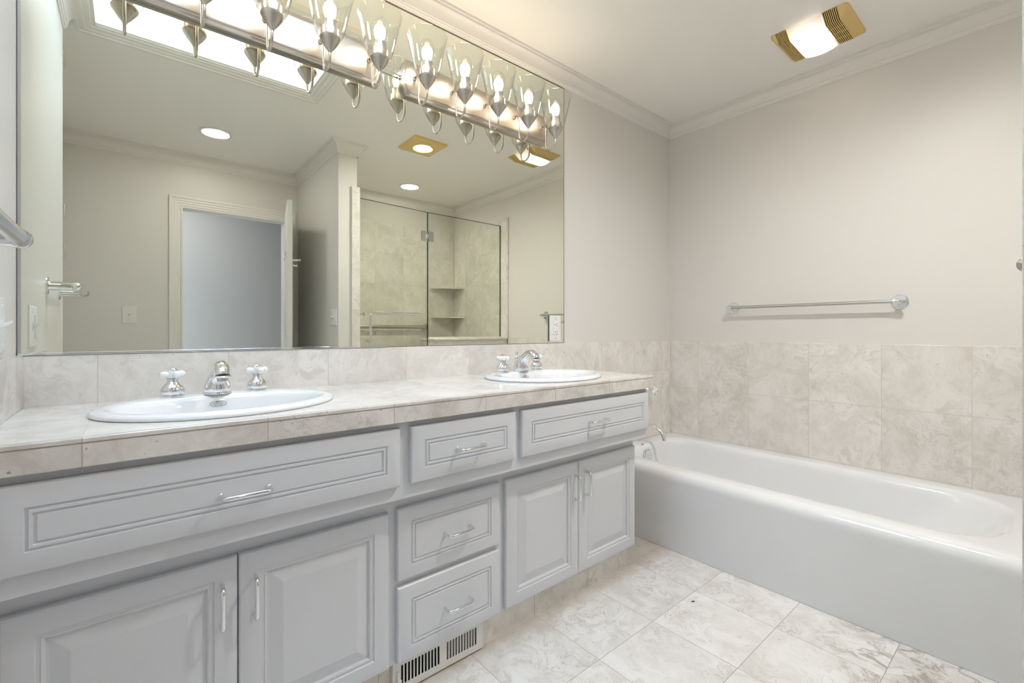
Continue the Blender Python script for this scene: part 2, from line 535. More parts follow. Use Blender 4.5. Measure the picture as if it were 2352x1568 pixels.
crown([(LX, -1.049), (LX, 0), (XR, 0), (XR, YD), (PX1, YD), (PX1, PYF), (PX0, PYF), (PX0, YD), (-0.168, YD)], 1,
      ['white crown moulding along the short left wall, ending in a cut profile', 'white crown moulding above the mirror wall',
       'white crown moulding above the bathtub wall', 'white crown moulding above the back of the shower',
       'crown moulding on the shower side of the partition', 'crown moulding wrapped around the end of the partition',
       'crown moulding on the doorway side of the partition', 'white crown moulding over the doorway wall'])
crown([(-0.09, -1.60), (-0.09, -1.049)], 9, ['short crown moulding on the set-back left wall'])

# ---- door casing, jamb and the open leaf
def casing_ring(x0, x1, zt, inset, y):
    return [(x0 + inset, y, 0), (x0 + inset, y, zt - inset), (x1 - inset, y, zt - inset), (x1 - inset, y, 0)]
prof = [(0, 0), (0, .018), (.012, .020), (.020, .014), (.034, .014), (.037, .010), (.052, .010), (.055, .006), (.070, .006), (.073, 0)]
c = MB().loft([casing_ring(0.441, 1.335, 2.103, i_, YD + d_) for i_, d_ in prof], closed=False, cap0=False, cap1=False)
c.box(DX0, DX0 + 0.012, YD - 0.12, YD + 0.004, 0, DZ)
c.box(DX1 - 0.012, DX1, YD - 0.12, YD + 0.004, 0, DZ)
c.box(DX0 + 0.012, DX1 - 0.012, YD - 0.12, YD + 0.004, DZ - 0.012, DZ)
struct('trim_10', c, M['trim'], 'moulded white door casing around the doorway', 'door casing', angle=20)

hinge = Vector((1.262, YD + 0.01, 0))
ang = math.atan2(0.715, -0.150)
dm = Matrix.Translation(hinge) @ Matrix.Rotation(ang, 4, 'Z')   # local x along the leaf, y through its thickness
d = MB()
LW, LT = 0.722, 0.035
d.box(0.0, LW, -LT / 2, LT / 2, 0.01, 2.03)
def raised(mb, x0, x1, z0, z1, y, s_):
    pr = [(0, 0), (.008, .006), (.016, .006), (.040, .001), (.045, .001)]
    rings = [[(x0 + i_, y - s_ * d_, z0 + i_), (x1 - i_, y - s_ * d_, z0 + i_), (x1 - i_, y - s_ * d_, z1 - i_), (x0 + i_, y - s_ * d_, z1 - i_)] for i_, d_ in pr]
    mb.loft(rings, cap0=False)
d.xf(dm)
door = struct('door_1', d, M['trim'], 'open white panelled door seen edge-on in the mirror', 'door', smooth=False, bevel=0.002)
for x0, x1 in ((0.10, 0.33), (0.39, 0.62)):
    for z0, z1 in ((0.22, 0.86), (1.02, 1.55), (1.66, 1.92)):
        p = MB()
        for s_ in (1, -1):
            pr = [(0, -.001), (.006, .007), (.014, .004), (.036, .004), (.050, .0095)]
            rings = [[(x0 + i_, s_ * (LT / 2 + d_), z0 + i_), (x1 - i_, s_ * (LT / 2 + d_), z0 + i_), (x1 - i_, s_ * (LT / 2 + d_), z1 - i_), (x0 + i_, s_ * (LT / 2 + d_), z1 - i_)] for i_, d_ in pr]
            p.loft(rings, cap0=False)
        p.xf(dm).build('door_panel', M['trim'], door)
hk = MB()
hk.tube([(0.60, -LT / 2, 1.605), (0.60, -LT / 2 - 0.028, 1.605), (0.60, -LT / 2 - 0.05, 1.607)], [.009, .009, .007])
hk.ball((0.60, -LT / 2 - 0.055, 1.607), .0115)
hk.tube([(0.60, -LT / 2, 1.565), (0.60, -LT / 2 - 0.02, 1.562), (0.60, -LT / 2 - 0.03, 1.563)], [.008, .008, .009])
hk.ball((0.60, -LT / 2 - 0.032, 1.563), .0105)
hk.box(0.588, 0.612, -LT / 2 - 0.004, -LT / 2, 1.55, 1.62)
o = hk.xf(dm).build('robe_hook', M['chrome'], door)
o['label'] = 'chrome robe hook'
kb = MB()
for s_ in (1, -1):
    kb.lathe([(.028, 0), (.028, .006), (.010, .010), (.010, .03), (.022, .038), (.026, .050), (.020, .060), (0, .062)], (0.66, s_ * LT / 2, 0.92), (0, s_, 0))
kb.xf(dm).build('door_knob', M['chrome'], door)

# ---- skylight
f = MB()
f.box(SX0 - .02, SX0, SY0 - .02, SY1 + .02, ZC + .06, 3.09)
f.box(SX1, SX1 + .02, SY0 - .02, SY1 + .02, ZC + .06, 3.09)
f.box(SX0, SX1, SY0 - .02, SY0, ZC + .06, 3.09)
f.box(SX0, SX1, SY1, SY1 + .02, ZC + .06, 3.09)
sky = struct('window_1', f, M['white'], 'bright skylight shaft in the ceiling with moulded white trim, seen in the mirror', 'skylight', smooth=False)
def rect_ring(x0, x1, y0, y1, i_, z):
    return [(x0 + i_, y0 + i_, z), (x1 - i_, y0 + i_, z), (x1 - i_, y1 - i_, z), (x0 + i_, y1 - i_, z)]
pr = [(0, 0), (0, .022), (.010, .022), (.014, .016), (.030, .016), (.036, .011), (.054, .011), (.058, .006), (.070, .006), (.072, 0)]
MB().loft([rect_ring(SX0 - .07, SX1 + .07, SY0 - .085, SY1 + .07, i_, ZC - d_) for i_, d_ in pr], cap0=False, cap1=False).build('window_trim', M['trim'], sky, angle=20)
fr = MB()
fr.box(SX0, SX1, SY0, SY0 + .03, 3.02, 3.05)
fr.box(SX0, SX1, SY1 - .03, SY1, 3.02, 3.05)
fr.box(SX0, SX0 + .03, SY0 + .03, SY1 - .03, 3.02, 3.05)
fr.box(SX1 - .03, SX1, SY0 + .03, SY1 - .03, 3.02, 3.05)
fr.build('window_frame', M['whiteplastic'], sky, smooth=False)
MB().box(SX0 + .02, SX1 - .02, SY0 + .02, SY1 - .02, 3.032, 3.037).build('window_pane', M['skyglass'], sky, smooth=False)
pl = bpy.data.lights.new('skylight_portal', 'AREA')
pl.shape = 'RECTANGLE'
pl.size, pl.size_y = SX1 - SX0, SY1 - SY0
pl.cycles.is_portal = True
po = bpy.data.objects.new('skylight_portal', pl)
po.location = ((SX0 + SX1) / 2, (SY0 + SY1) / 2, 3.075)
COL.objects.link(po)
hl = bpy.data.lights.new('hall_fill', 'AREA')  # unseen area light added to brighten the hallway
hl.size, hl.energy, hl.color = 0.25, HALL_FILL, (1.0, 0.98, 0.95)
ho = bpy.data.objects.new('hall_fill', hl)
ho.location = (0.6, -3.3, 2.425)
COL.objects.link(ho)

# ---------------------------------------------------------------- vanity
VX1 = 1.955
van = thing('vanity_cabinet', 'long pale grey double vanity with raised panel doors and drawers', 'vanity', (VX1 / 2, -0.25, 0))
b_ = MB()
b_.box(-0.004, VX1, -0.515, -0.497, 0.60, 0.816)      # upper face frame
b_.box(-0.004, VX1, -0.497, -0.02, 0.60, 0.618)       # its underside
b_.box(VX1 - 0.018, VX1, -0.497, -0.02, 0.618, 0.816)
b_.box(-0.004, 0.02, -0.497, -0.02, 0.618, 0.816)
b_.build('drawer_box', M['cab'], van, smooth=False, bevel=0.0015)
b_ = MB()
b_.box(-0.004, VX1, -0.447, -0.43, 0.10, 0.60)
b_.box(VX1 - 0.018, VX1, -0.43, -0.02, 0.10, 0.60)
b_.box(-0.004, VX1 - 0.018, -0.43, -0.02, 0.10, 0.118)
b_.build('door_box', M['cab'], van, smooth=False, bevel=0.0015)
MB().box(-0.004, 1.945, -0.425, -0.40, 0.0, 0.10).build('toe_kick', M['tile_toe'], van, smooth=False)

def pull(cx, y, cz, vertical=False, span=0.092):
    mb = MB()
    hs, pj, rr, br = span / 2, 0.030, 0.0052, 0.011
    f2 = (lambda a, q: (cx, y - q, cz + a)) if vertical else (lambda a, q: (cx + a, y - q, cz))
    pts = [f2(-hs, 0), f2(-hs, pj - br)] + arc((-hs + br, pj - br), br, 180, 90, 5, f2)[1:] + arc((hs - br, pj - br), br, 90, 0, 5, f2) + [f2(hs, 0)]
    mb.tube(pts, rr, 12)
    for s_ in (-1, 1):
        mb.lathe([(.0062, 0), (.0062, .002), (.0046, .003)], f2(s_ * hs, 0), (0, -1, 0), 12)
    return mb

def front(kind, x0, x1, z0, z1, yf, handle=None, vertical=False):
    """A drawer or door front: bevelled edge, then grooves (drawer) or a stepped raised panel (door)."""
    th = 0.0195
    yb = yf + th
    pr = [(0, -th), (0, -.0075), (.003, -.004), (.020, -.0006), (.024, 0)]
    if kind == 'drawer':
        pr += [(.040, 0), (.0415, -.0032), (.0445, -.0032), (.046, -.0002), (.0505, -.0002), (.052, -.0034), (.055, -.0034), (.0565, -.0006)]
    else:
        pr += [(.045, 0), (.047, -.0035), (.052, -.0035), (.054, -.002), (.058, -.0035), (.060, -.0095), (.064, -.0095), (.094, -.0015), (.0965, -.0015)]
    mb = MB()
    rings = [[(x0 + i_, yf - d_, z0 + i_), (x1 - i_, yf - d_, z0 + i_), (x1 - i_, yf - d_, z1 - i_), (x0 + i_, yf - d_, z1 - i_)] for i_, d_ in pr]
    mb.loft(rings)
    o = mb.build(kind, M['cab'], van, angle=14)
    if handle:
        hh = pull(handle[0], yf + (0.0 if kind == 'door' else 0.0006), handle[1], vertical)
        hh.build('handle', M['chrome'], o)
    return o
YU, YL = -0.535, -0.467
front('drawer', 0.030, 0.777, 0.642, 0.800, YU, (0.406, 0.713))
front('drawer', 0.809, 1.190, 0.642, 0.800, YU, (1.003, 0.716))
front('drawer', 1.216, 1.951, 0.642, 0.800, YU, (1.600, 0.720))
front('door', 0.030, 0.4015, 0.106, 0.548, YL, (0.369, 0.446), True)
front('door', 0.4045, 0.775, 0.106, 0.548, YL, (0.436, 0.446), True)
front('drawer', 0.801, 1.176, 0.343, 0.553, YL, (1.002, 0.440))
front('drawer', 0.801, 1.176, 0.106, 0.324, YL, (1.002, 0.211))
front('door', 1.202, 1.5705, 0.108, 0.553, YL, (1.545, 0.455), True)
front('door', 1.5735, 1.947, 0.108, 0.553, YL, (1.606, 0.461), True)

# ---- countertop with two oval cut-outs
SNK = ((0.405, -0.27), (1.568, -0.27))
CX1, CYF = 1.973, -0.541
ct = thing('countertop', 'cream marble tile countertop with two oval sinks', 'countertop', (CX1 / 2, -0.27, ZK - 0.055))
t = MB()
HA, HB = 0.25, 0.206
zt, zb = ZK, ZK - 0.030
xs = [-0.006, SNK[0][0] - .29, SNK[0][0] + .29, SNK[1][0] - .29, SNK[1][0] + .29, CX1]
y0, y1 = CYF + 0.012, -0.0085
for i in range(5):
    xa, xb = xs[i], xs[i + 1]
    if i in (0, 2, 4):
        for z, fl in ((zt, 0), (zb, 1)):
            q = [(xa, y0, z), (xb, y0, z), (xb, y1, z), (xa, y1, z)]
            t.add(q[::-1] if fl else q, [(0, 1, 2, 3)])
        continue
    cx, cy = SNK[0] if i == 1 else SNK[1]
    angs = sorted(set([2 * PI * k_ / 64 for k_ in range(64)] + [math.atan2(yy - cy, xx - cx) % (2 * PI) for xx in (xa, xb) for yy in (y0, y1)]))
    inn, outp = [], []
    for a in angs:
        cs, sn = math.cos(a), math.sin(a)
        inn.append((cx + HA * cs, cy + HB * sn))
        ts = []
        if abs(cs) > 1e-9:
            ts.append(((xb if cs > 0 else xa) - cx) / cs)
        if abs(sn) > 1e-9:
            ts.append(((y1 if sn > 0 else y0) - cy) / sn)
        q = min(ts)
        outp.append((cx + q * cs, cy + q * sn))
    t.loft([[(*p, zb) for p in outp], [(*p, zb) for p in inn], [(*p, zt) for p in inn], [(*p, zt) for p in outp]], cap0=False, cap1=False)
# rear and side faces of the slab
t.add([(xs[0], y1, zb), (CX1, y1, zb), (CX1, y1, zt), (xs[0], y1, zt)], [(3, 2, 1, 0)])
t.add([(CX1, y0, zb), (CX1, y1, zb), (CX1, y1, zt), (CX1, y0, zt)], [(0, 1, 2, 3)])
t.build('top_slab', M['tile_counter'], ct, smooth=False)
e = MB()
e.box(-0.006, CX1, CYF, CYF + 0.012, ZK - 0.0095, ZK)
e.box(-0.006, CX1, CYF + 0.0008, CYF + 0.012, 0.817, ZK - 0.0095)
e.box(CX1 - 0.012, CX1, CYF + 0.012, -0.0085, 0.817, ZK - 0.031)
e.build('edge_tile', M['tile_edge'], ct, smooth=False, bevel=0.002)
MB().box(-0.0065, 0.005, -0.43, -0.009, ZK, ZT + 0.002).build('side_splash', M['tile_edge'], ct, bevel=0.002)

# ---- sinks
def oval(a, b_, cx, cy, z, n=64):
    return [(cx + a * math.cos(2 * PI * k_ / n), cy + b_ * math.sin(2 * PI * k_ / n), z) for k_ in range(n)]
cx = SNK[0][0]
sk = thing('sink', 'white oval drop-in sink nearest the left wall', 'sink', (cx, -0.27, ZK), 'oval drop-in sinks')
rg = [(.030, .030, -.292, .700), (.16, .115, -.296, .722), (.205, .145, -.301, .775), (.228, .163, -.302, .845), (.243, .198, -.272, .868), (.243, .200, -.27, .8712), (.266, .218, -.27, .8712),
      (.269, .221, -.27, .874), (.268, .220, -.27, .879), (.263, .215, -.27, .8835), (.254, .206, -.271, .886), (.245, .195, -.275, .8865),
      (.236, .172, -.2905, .886), (.230, .163, -.299, .8835), (.226, .157, -.302, .879), (.222, .153, -.303, .870), (.214, .146, -.303, .845), (.200, .136, -.302, .800), (.175, .118, -.300, .762), (.12, .085, -.297, .740), (.03, .03, -.293, .732), (.022, .022, -.293, .728)]
MB().loft([oval(a, b2, cx, cy, z) for a, b2, cy, z in rg]).build('basin', M['porc'], sk, angle=60)
MB().lathe([(.0225, -.001), (.0225, .003), (.019, .0045), (.0, .0045)], (cx, -.293, .730)).build('drain', M['chrome'], sk)
# oval maker's mark on the rear wall of the bowl, facing the user
mk = MB()
mc = Vector((cx - 0.002, -0.1555, 0.8605))
tilt = math.atan2(0.009, 0.033)
mm_ = Matrix.Translation(mc) @ Matrix.Rotation(R(90) - tilt, 4, 'X')
for r0, r1 in ((1.0, 0.955),):
    n = 48
    ring = lambda q, z: [(0.0200 * q * math.cos(2 * PI * k_ / n), 0.0080 * (1 - (1 - q) * 2.2) * math.sin(2 * PI * k_ / n), z) for k_ in range(n)]
    mk.loft([ring(r0, 0), ring(r0, .0006), ring(r1, .0006), ring(r1, 0)], cap0=False, cap1=False)
mk.add([(-.007, .0040, .0005), (-.001, .0044, .0005), (.010, .0040, .0005), (.002, .0058, .0005), (-.004, .0062, .0005)], [(0, 1, 2, 3, 4)])
for x0, x1 in ((-.009, -.004), (-.002, .0015), (.003, .009)):
    mk.add([(x0, -.0052, .0005), (x1, -.0052, .0005), (x1, -.0040, .0005), (x0, -.0040, .0005)], [(0, 1, 2, 3)])
mark = mk.xf(mm_).build('maker_mark', M['ink'], sk, smooth=False)
tc = bpy.data.curves.new('mark_lettering', 'FONT')
tc.body = 'AMERICAST'
tc.size = 0.0052
tc.align_x, tc.align_y = 'CENTER', 'CENTER'
tc.materials.append(M['ink'])
to = bpy.data.objects.new('lettering', tc)
COL.objects.link(to)
bpy.context.view_layer.update()
lm = bpy.data.meshes.new_from_object(to.evaluated_get(bpy.context.evaluated_depsgraph_get()))
bpy.data.objects.remove(to)
lm.transform(mm_ @ Matrix.Translation((0, 0.0002, 0.0006)))
lo = bpy.data.objects.new('mark_lettering', lm)
COL.objects.link(lo)
lo.parent = mark
lo.matrix_parent_inverse = wmat(mark).inverted()

# ---- faucets: spout and two cross-handle valves
fc = thing('faucet', 'chrome widespread faucet with white cross handles on the left sink', 'faucet', (cx, -0.115, .886), 'widespread sink faucets')
def valve(vx, vy, rot):
    zb = .8855
    bd = MB().lathe([(.0285, 0), (.0285, .003), (.026, .005), (.0225, .0052), (.0225, .0075), (.0265, .008), (.0285, .013), (.0283, .019), (.024, .028), (.0165, .036), (.0125, .042), (.0125, .046), (.0145, .047), (.0145, .0495), (.010, .050), (.010, .054)], (vx, vy, zb))
    v_ = bd.build('valve', M['chrome'], fc)
    ch = MB().lathe([(.009, .050), (.0140, .0515), (.0155, .060), (.0140, .0695), (.009, .071)], (vx, vy, zb))
    for k_ in range(4):
        a = rot + k_ * PI / 2
        px, py = vx + .0125 * math.cos(a), vy + .0125 * math.sin(a)
        ex, ey = vx + .0225 * math.cos(a), vy + .0225 * math.sin(a)
        ch.tube([(vx, vy, zb + .0605), (px, py, zb + .0605), (vx + .018 * math.cos(a), vy + .018 * math.sin(a), zb + .0605)], [.009, .0082, .0088], 12)
        ch.ball((ex, ey, zb + .0605), .0102, seg=14, rings=8)
    o = ch.build('cross_handle', M['ceramic'], v_)
    o['label'] = 'white ceramic cross handle'
    MB().lathe([(.0115, .070), (.0122, .0735), (.009, .0765), (.004, .078), (0, .078)], (vx, vy, zb)).build('handle_cap', M['chrome'], v_)
valve(cx - .104, -.117, R(24))
valve(cx + .104, -.110, R(14))
sp = MB()
sp.lathe([(.036, 0), (.036, .003), (.034, .005), (.030, .0052), (.030, .007)], (cx, -.117, .885))
pts = [(-.117, .889, .031), (-.117, .895, .0335), (-.118, .905, .034), (-.1205, .916, .032), (-.127, .929, .0255), (-.139, .944, .0195), (-.155, .957, .0168), (-.172, .9645, .0165), (-.188, .966, .0175), (-.202, .9615, .0188), (-.212, .952, .0192), (-.2165, .943, .019)]
sp.tube([(cx, y, z) for y, z, r in pts], [r for y, z, r in pts], 24)
sp.lathe([(.0185, .004), (.0215, .002), (.022, 0), (.0205, -.002), (.014, -.0025)], (cx, -.2175, .9405))
so = sp.build('spout', M['chrome'], fc, angle=50)
MB().lathe([(.0135, .002), (.0135, -.009), (.0115, -.0105), (0, -.0105)], (cx, -.2180, .939)).build('aerator', M['steel'], so)
MB().lathe([(.0085, -.045), (.0085, .012), (.0065, .017), (.0045, .019), (.0045, .023), (.0065, .025), (.0072, .030), (.0062, .035), (.0, .038)], (cx, -.088, .934)).build('lift_rod', M['chrome'], so)
s2 = dup(sk)
s2.location.x = SNK[1][0]
s2['label'] = 'white oval drop-in sink nearest the bathtub'
f2 = dup(fc)
f2.location.x = SNK[1][0] + 0.002
f2['label'] = 'chrome widespread faucet with white cross handles on the sink nearest the bathtub'

# ---- toe-kick register
rg_ = thing('floor_register', 'white slotted heating register in the toe kick under the drawers', 'vent', (0.957, -0.44, 0))
RX0, RX1, RZ0, RZ1 = 0.796, 1.120, 0.006, 0.0995
pl_ = MB()
y0_, y1_ = -0.4415, -0.4390
SZ0, SZ1 = 0.026, 0.084
n_l, n_r = 12, 11
slots = [0.822 + k_ * 0.0112 for k_ in range(n_l)] + [0.978 + k_ * 0.0108 for k_ in range(n_r)]
edges = [RX0]
for s_ in slots:
    edges += [s_, s_ + 0.0070]
edges.append(RX1)
for k_ in range(0, len(edges) - 1, 2):
    pl_.box(edges[k_], edges[k_ + 1], y0_, y1_, SZ0, SZ1)
pl_.box(RX0, RX1, y0_, y1_, RZ0, SZ0)
pl_.box(RX0, RX1, y0_, y1_, SZ1, RZ1)
for s_ in slots:                                       # round the slots' ends
    c0, r_ = s_ + 0.0035, 0.0035
    for zc, sg in ((SZ0 + r_, -1), (SZ1 - r_, 1)):
        for hx in (-1, 1):
            pts = [(c0 + hx * r_, zc + sg * r_)] + [(c0 + hx * r_ * math.cos(a), zc + sg * r_ * math.sin(a)) for a in (0, .35, .7, 1.05, 1.4, PI / 2)]
            pl_.loft([[(p[0], y0_, p[1]) for p in pts], [(p[0], y1_, p[1]) for p in pts]])
pl_.box(RX0, RX0 + .004, y1_, -0.426, RZ0, RZ1)
pl_.box(RX1 - .004, RX1, y1_, -0.426, RZ0, RZ1)
pl_.box(RX0, RX1, y1_, -0.426, RZ0, RZ0 + .004)
pl_.build('face_plate', M['vent'], rg_, smooth=False)
MB().box(RX0 + .005, 0.963, -0.4285, -0.4265, RZ0 + .006, RZ1).build('duct_opening', M['dark'], rg_, smooth=False)
dp = MB()
for k_, s_ in enumerate(slots[:n_l]):
    dp.box(s_ - .001, s_ + .0068, -0.4305, -0.4295, SZ0 - .004, SZ0 + .032)
dp.build('open_damper', M['black'], rg_, smooth=False)  # blades coloured black to stand in for the shade inside the slots
MB().box(0.970, RX1 - .006, -0.4325, -0.4265, RZ0 + .006, RZ1).build('closed_damper', M['damper'], rg_, smooth=False)
lv = MB().box(0.808, 0.813, -0.449, -0.436, 0.045, 0.072)
lv.box(0.803, 0.822, -0.4475, -0.4425, 0.030, 0.044)
lv.build('lever', M['vent'], rg_, bevel=0.001)

# ---------------------------------------------------------------- mirror and its outlet
MZ0, MZ1, MX1 = 1.006, 2.341, 1.967
mr = thing('wall_mirror', 'huge frameless mirror on the wall above the vanity', 'mirror', (MX1 / 2, 0, MZ0))
MB().box(0.0005, MX1, -0.006, -0.0005, MZ0, MZ1).build('glass', M['mirror'], mr, smooth=False)
e = MB()
e.box(0.0005, MX1 + .0022, -0.0065, -0.0005, MZ1, MZ1 + .0035)
e.box(MX1, MX1 + .0030, -0.0065, -0.0005, MZ0, MZ1)
e.build('polished_edge', M['mirroredge'], mr, smooth=False)
e = MB()
e.box(-0.005, 0.0005, -0.009, -0.0005, MZ0, MZ1 - .02)
e.build('side_channel', M['steel'], mr, smooth=False)
MB().box(-0.005, 0.97, -0.0105, -0.0005, MZ0 - .003, MZ0 + .004).build('bottom_channel', M['chrome'], mr, bevel=0.001)

ol = thing('outlet', 'white electrical outlet set into the lower corner of the mirror', 'outlet', (1.895, -0.012, 1.08))
MB().box(1.851, 1.857, -0.0068, -0.006, 1.012, 1.147).build('side_reflection', M['greenedge'], ol, smooth=False)  # dark strip painted in as the plate side's reflection in the mirror
MB().box(1.860, 1.939, -0.0115, -0.0062, 1.015, 1.146).build('cover_plate', M['ivory'], ol, bevel=0.002)
rc = MB()
rc.box(1.884, 1.9175, -0.0145, -0.0115, 1.047, 1.1135)
ro = rc.build('receptacle', M['whiteplastic'], ol, bevel=0.0015)
for zc in (1.0985, 1.0605):
    sl = MB()
    sl.box(1.9045, 1.911, -0.0149, -0.0144, zc + .004, zc + .0065)
    sl.box(1.9045, 1.911, -0.0149, -0.0144, zc - .0075, zc - .005)
    sl.lathe([(.0028, 0), (.0028, .0005)], (1.895, -.0144, zc), (0, -1, 0), 12)
    sl.build('socket_slots', M['dark'], ro, smooth=False)
bt = MB().box(1.888, 1.8995, -0.0152, -0.0144, 1.0755, 1.0835)
bt.box(1.9015, 1.9135, -0.0152, -0.0144, 1.0755, 1.0835)
bt.build('reset_button', M['ivory'], ro, bevel=0.0004)
for zc in (1.129, 1.0305):
    MB().lathe([(.0032, 0), (.0030, .0012), (.0015, .0018), (0, .0019)], (1.900, -.0114, zc), (0, -1, 0), 14).build('screw', M['chrome'], ol)

# ---------------------------------------------------------------- vanity light bars
PZ = 2.069
def light_bar(cx, label):
    th = thing('vanity_light', label, 'light fixture', (cx, -0.006, PZ), 'five-lamp vanity light bars')
    hl_, hh = 0.402, 0.0715
    def outline(i_, y):
        # long plate with shallow curved ends and clipped corners
        a, b2 = hl_ - i_, hh - i_
        pts = []
        for sx in (1, -1):
            for k_ in range(9):
                q = (-1 + 2 * k_ / 8) * sx
                bul = 0.020 * (1 - abs(q) ** 2.2)
                cut = 0.0 if abs(q) < 1 else 0.0
                pts.append((cx + sx * (a - 0.022 + bul), y, PZ + q * b2 * (1 if abs(q) < 1 else 1)))
        return pts
    rings = [outline(i_, y) for i_, y in ((.004, -.0065), (0, -.0085), (0, -.0225), (.0025, -.0255), (.010, -.027), (.012, -.0295), (.0145, -.0305), (.020, -.031))]
    plate = MB().loft(rings[::1])
    plate.build('back_plate', M['plate'], th, angle=20)
    for k_ in range(5):
        x = cx + (k_ - 2) * 0.1735
        ar = MB()
        f2 = lambda a, q: (x, a, q)
        pts = [(x, -.0305, PZ + .0025), (x, -.040, PZ + .006), (x, -.050, PZ + .0055), (x, -.059, PZ - .001), (x, -.0645, PZ - .012), (x, -.0665, PZ - .028), (x, -.067, PZ - .050), (x, -.067, PZ - .085)]
        pts += arc((-.0995, PZ - .092), .0325, 0, -180, 14, f2)
        pts += [(x, -.132, PZ - .082), (x, -.132, PZ - .073)]
        ar.tube(pts, .0042, 12)
        ar.lathe([(.0085, 0), (.0085, .003), (.006, .0055), (.0048, .009)], (x, -.0305, PZ + .0025), (0, -1, .12), 16)
        am = ar.build('lamp_arm', M['nickel'], th, angle=50)
        z0 = 1.991
        cup = MB().lathe([(.0048, -.004), (.0062, -.002), (.0068, .001), (.018, .016), (.0265, .029), (.0325, .0385), (.0335, .0425), (.0325, .0455), (.0290, .0465), (.0290, .0725), (.0275, .0735), (.0228, .0737), (.0228, .0985), (.0215, .0995), (.014, .0995)], (x, -.132, z0), seg=36)
        cup.build('lamp_socket', M['nickel'], am, angle=25)
        g = [(.0305, .050), (.0375, .0505), (.0415, .053), (.0445, .0595), (.0505, .083), (.0590, .122), (.0685, .163), (.0765, .197), (.0778, .1985), (.0758, .1985), (.0672, .163), (.0577, .122), (.0492, .083), (.0432, .061), (.0405, .0555), (.0370, .053), (.0305, .0525)]
        MB().lathe(g, (x, -.132, z0), seg=48, cap=False).build('glass_shade', M['shade'], am, angle=60)
        bl = MB().lathe([(.0125, .0995), (.0130, .106), (.0165, .118), (.0225, .133), (.0268, .147), (.0278, .158), (.0262, .169), (.0215, .178), (.0140, .1845), (.0060, .1875), (0, .188)], (x, -.132, z0), seg=24)
        bl.build('light_bulb', M['bulbglass'], am, angle=60)
        fl = MB().lathe([(0, .1015), (.006, .102), (.0115, .106), (.0165, .117), (.0200, .129), (.0206, .141), (.0180, .152), (.0110, .161), (0, .165)], (x, -.132, z0), seg=10)
        fl.build('filament', M['filament'], am)
    return th
light_bar(0.546, 'brushed nickel five-lamp vanity light bar over the sink nearest the left wall')
lb = light_bar(1.430, 'brushed nickel five-lamp vanity light bar nearest the bathtub')
rod = MB().tube([(0.9476, -.018, PZ + .002), (1.0284, -.018, PZ + .002)], .0048, 14)
rod.build('connecting_rod', M['chrome'], lb)

# ---------------------------------------------------------------- towel bars
def towel_bar(name_label, wall, sgn, ya, yb, z, tip, rp, fr, rbar):
    """wall: x of the wall face; sgn: +1 if the room lies toward +x."""
    th = thing('towel_bar', name_label, 'towel bar', (wall, (ya + yb) / 2, z))
    bar = MB()
    xc = wall + sgn * (tip - rp)
    bar.tube([(xc, ya, z), (xc, yb, z)], rbar, 18)
    bar.build('rail', M['steel'] if rbar < 0.010 else M['chrome'], th)
    for y, s_ in ((ya, 1), (yb, -1)):
        p = MB()
        p.lathe([(fr, 0), (fr, .0035), (fr * .93, .0055), (rp * 1.05, .0065), (rp, .010), (rp, tip - rp * 1.2)], (wall, y, z), (sgn, 0, 0), 32)
        p.ball((xc, y, z), rp * 1.04, seg=20, rings=12)
        p.lathe([(rp * .98, -rp * 1.2), (rp * .98, 0)], (xc, y, z), (0, s_, 0), 20)
        p.ball((xc, y + s_ * rp * 0.5, z), rp * 0.98, seg=20, rings=12)
        p.build('post', M['chrome'], th)
    return th
towel_bar('polished chrome towel bar on the short left wall', LX, 1, -0.555, -0.905, 1.221, 0.091, 0.0155, 0.030, 0.0125)
towel_bar('slim chrome towel bar on the wall above the bathtub', XR, -1, -0.425, -1.200, 1.204, 0.067, 0.0130, 0.0335, 0.0085)

# ---------------------------------------------------------------- switches
def switch_plate(loc, normal, width, gangs, label, mat, height=0.118):
    """Plate with toggle switches; normal is the plan direction it faces."""
    th = thing('switch_plate', label, 'light switch', loc)
    nx, ny = normal
    mt = Matrix(((-ny, nx, 0, loc[0]), (nx, ny, 0, loc[1]), (0, 0, 1, loc[2]), (0, 0, 0, 1)))   # local x across, y out of the wall
    pr = [(0, 0), (0, .003), (.003, .0055), (.006, .006)]
    hw, hh = width / 2, height / 2
    MB().loft([[(-hw + i_, d_, -hh + i_), (hw - i_, d_, -hh + i_), (hw - i_, d_, hh - i_), (-hw + i_, d_, hh - i_)] for i_, d_ in pr]).xf(mt).build('cover_plate', mat, th)
    for k_, kindg in enumerate(gangs):
        x = (k_ - (len(gangs) - 1) / 2) * 0.046
        if kindg == 't':
            g = MB().box(x - .0055, x + .0055, .006, .0075, -.012, .012)
            g.loft([[(x - .0038, .006, -.006), (x + .0038, .006, -.006), (x + .0038, .006, .004), (x - .0038, .006, .004)],
                    [(x - .003, .021, .004), (x + .003, .021, .004), (x + .003, .021, .011), (x - .003, .021, .011)]])
            g.xf(mt).build('toggle', mat, th, bevel=0.0006)
        else:
            g = MB().box(x - .017, x + .017, .006, .0085, -.033, .033)
            g.box(x - .006, x + .006, .0085, .013, -.006, .010)
            g.xf(mt).build('dimmer', mat, th, bevel=0.0008)
        for zz in (-.042, .042):
            MB().lathe([(.0028, 0), (.0026, .0010), (0, .0014)], (x, .0058, zz), (0, 1, 0), 12).xf(mt).build('screw', mat, th)
    return th
switch_plate((LX, -0.232, 1.078), (1, 0), 0.118, ['d', 't'], 'white two-gang switch plate with dimmer beside the left edge of the mirror', M['whiteplastic'], 0.12)
switch_plate((0.210, YD, 1.183), (0, 1), 0.082, ['t'], 'ivory single toggle switch on the doorway wall, seen in the mirror', M['ivory'], 0.126)
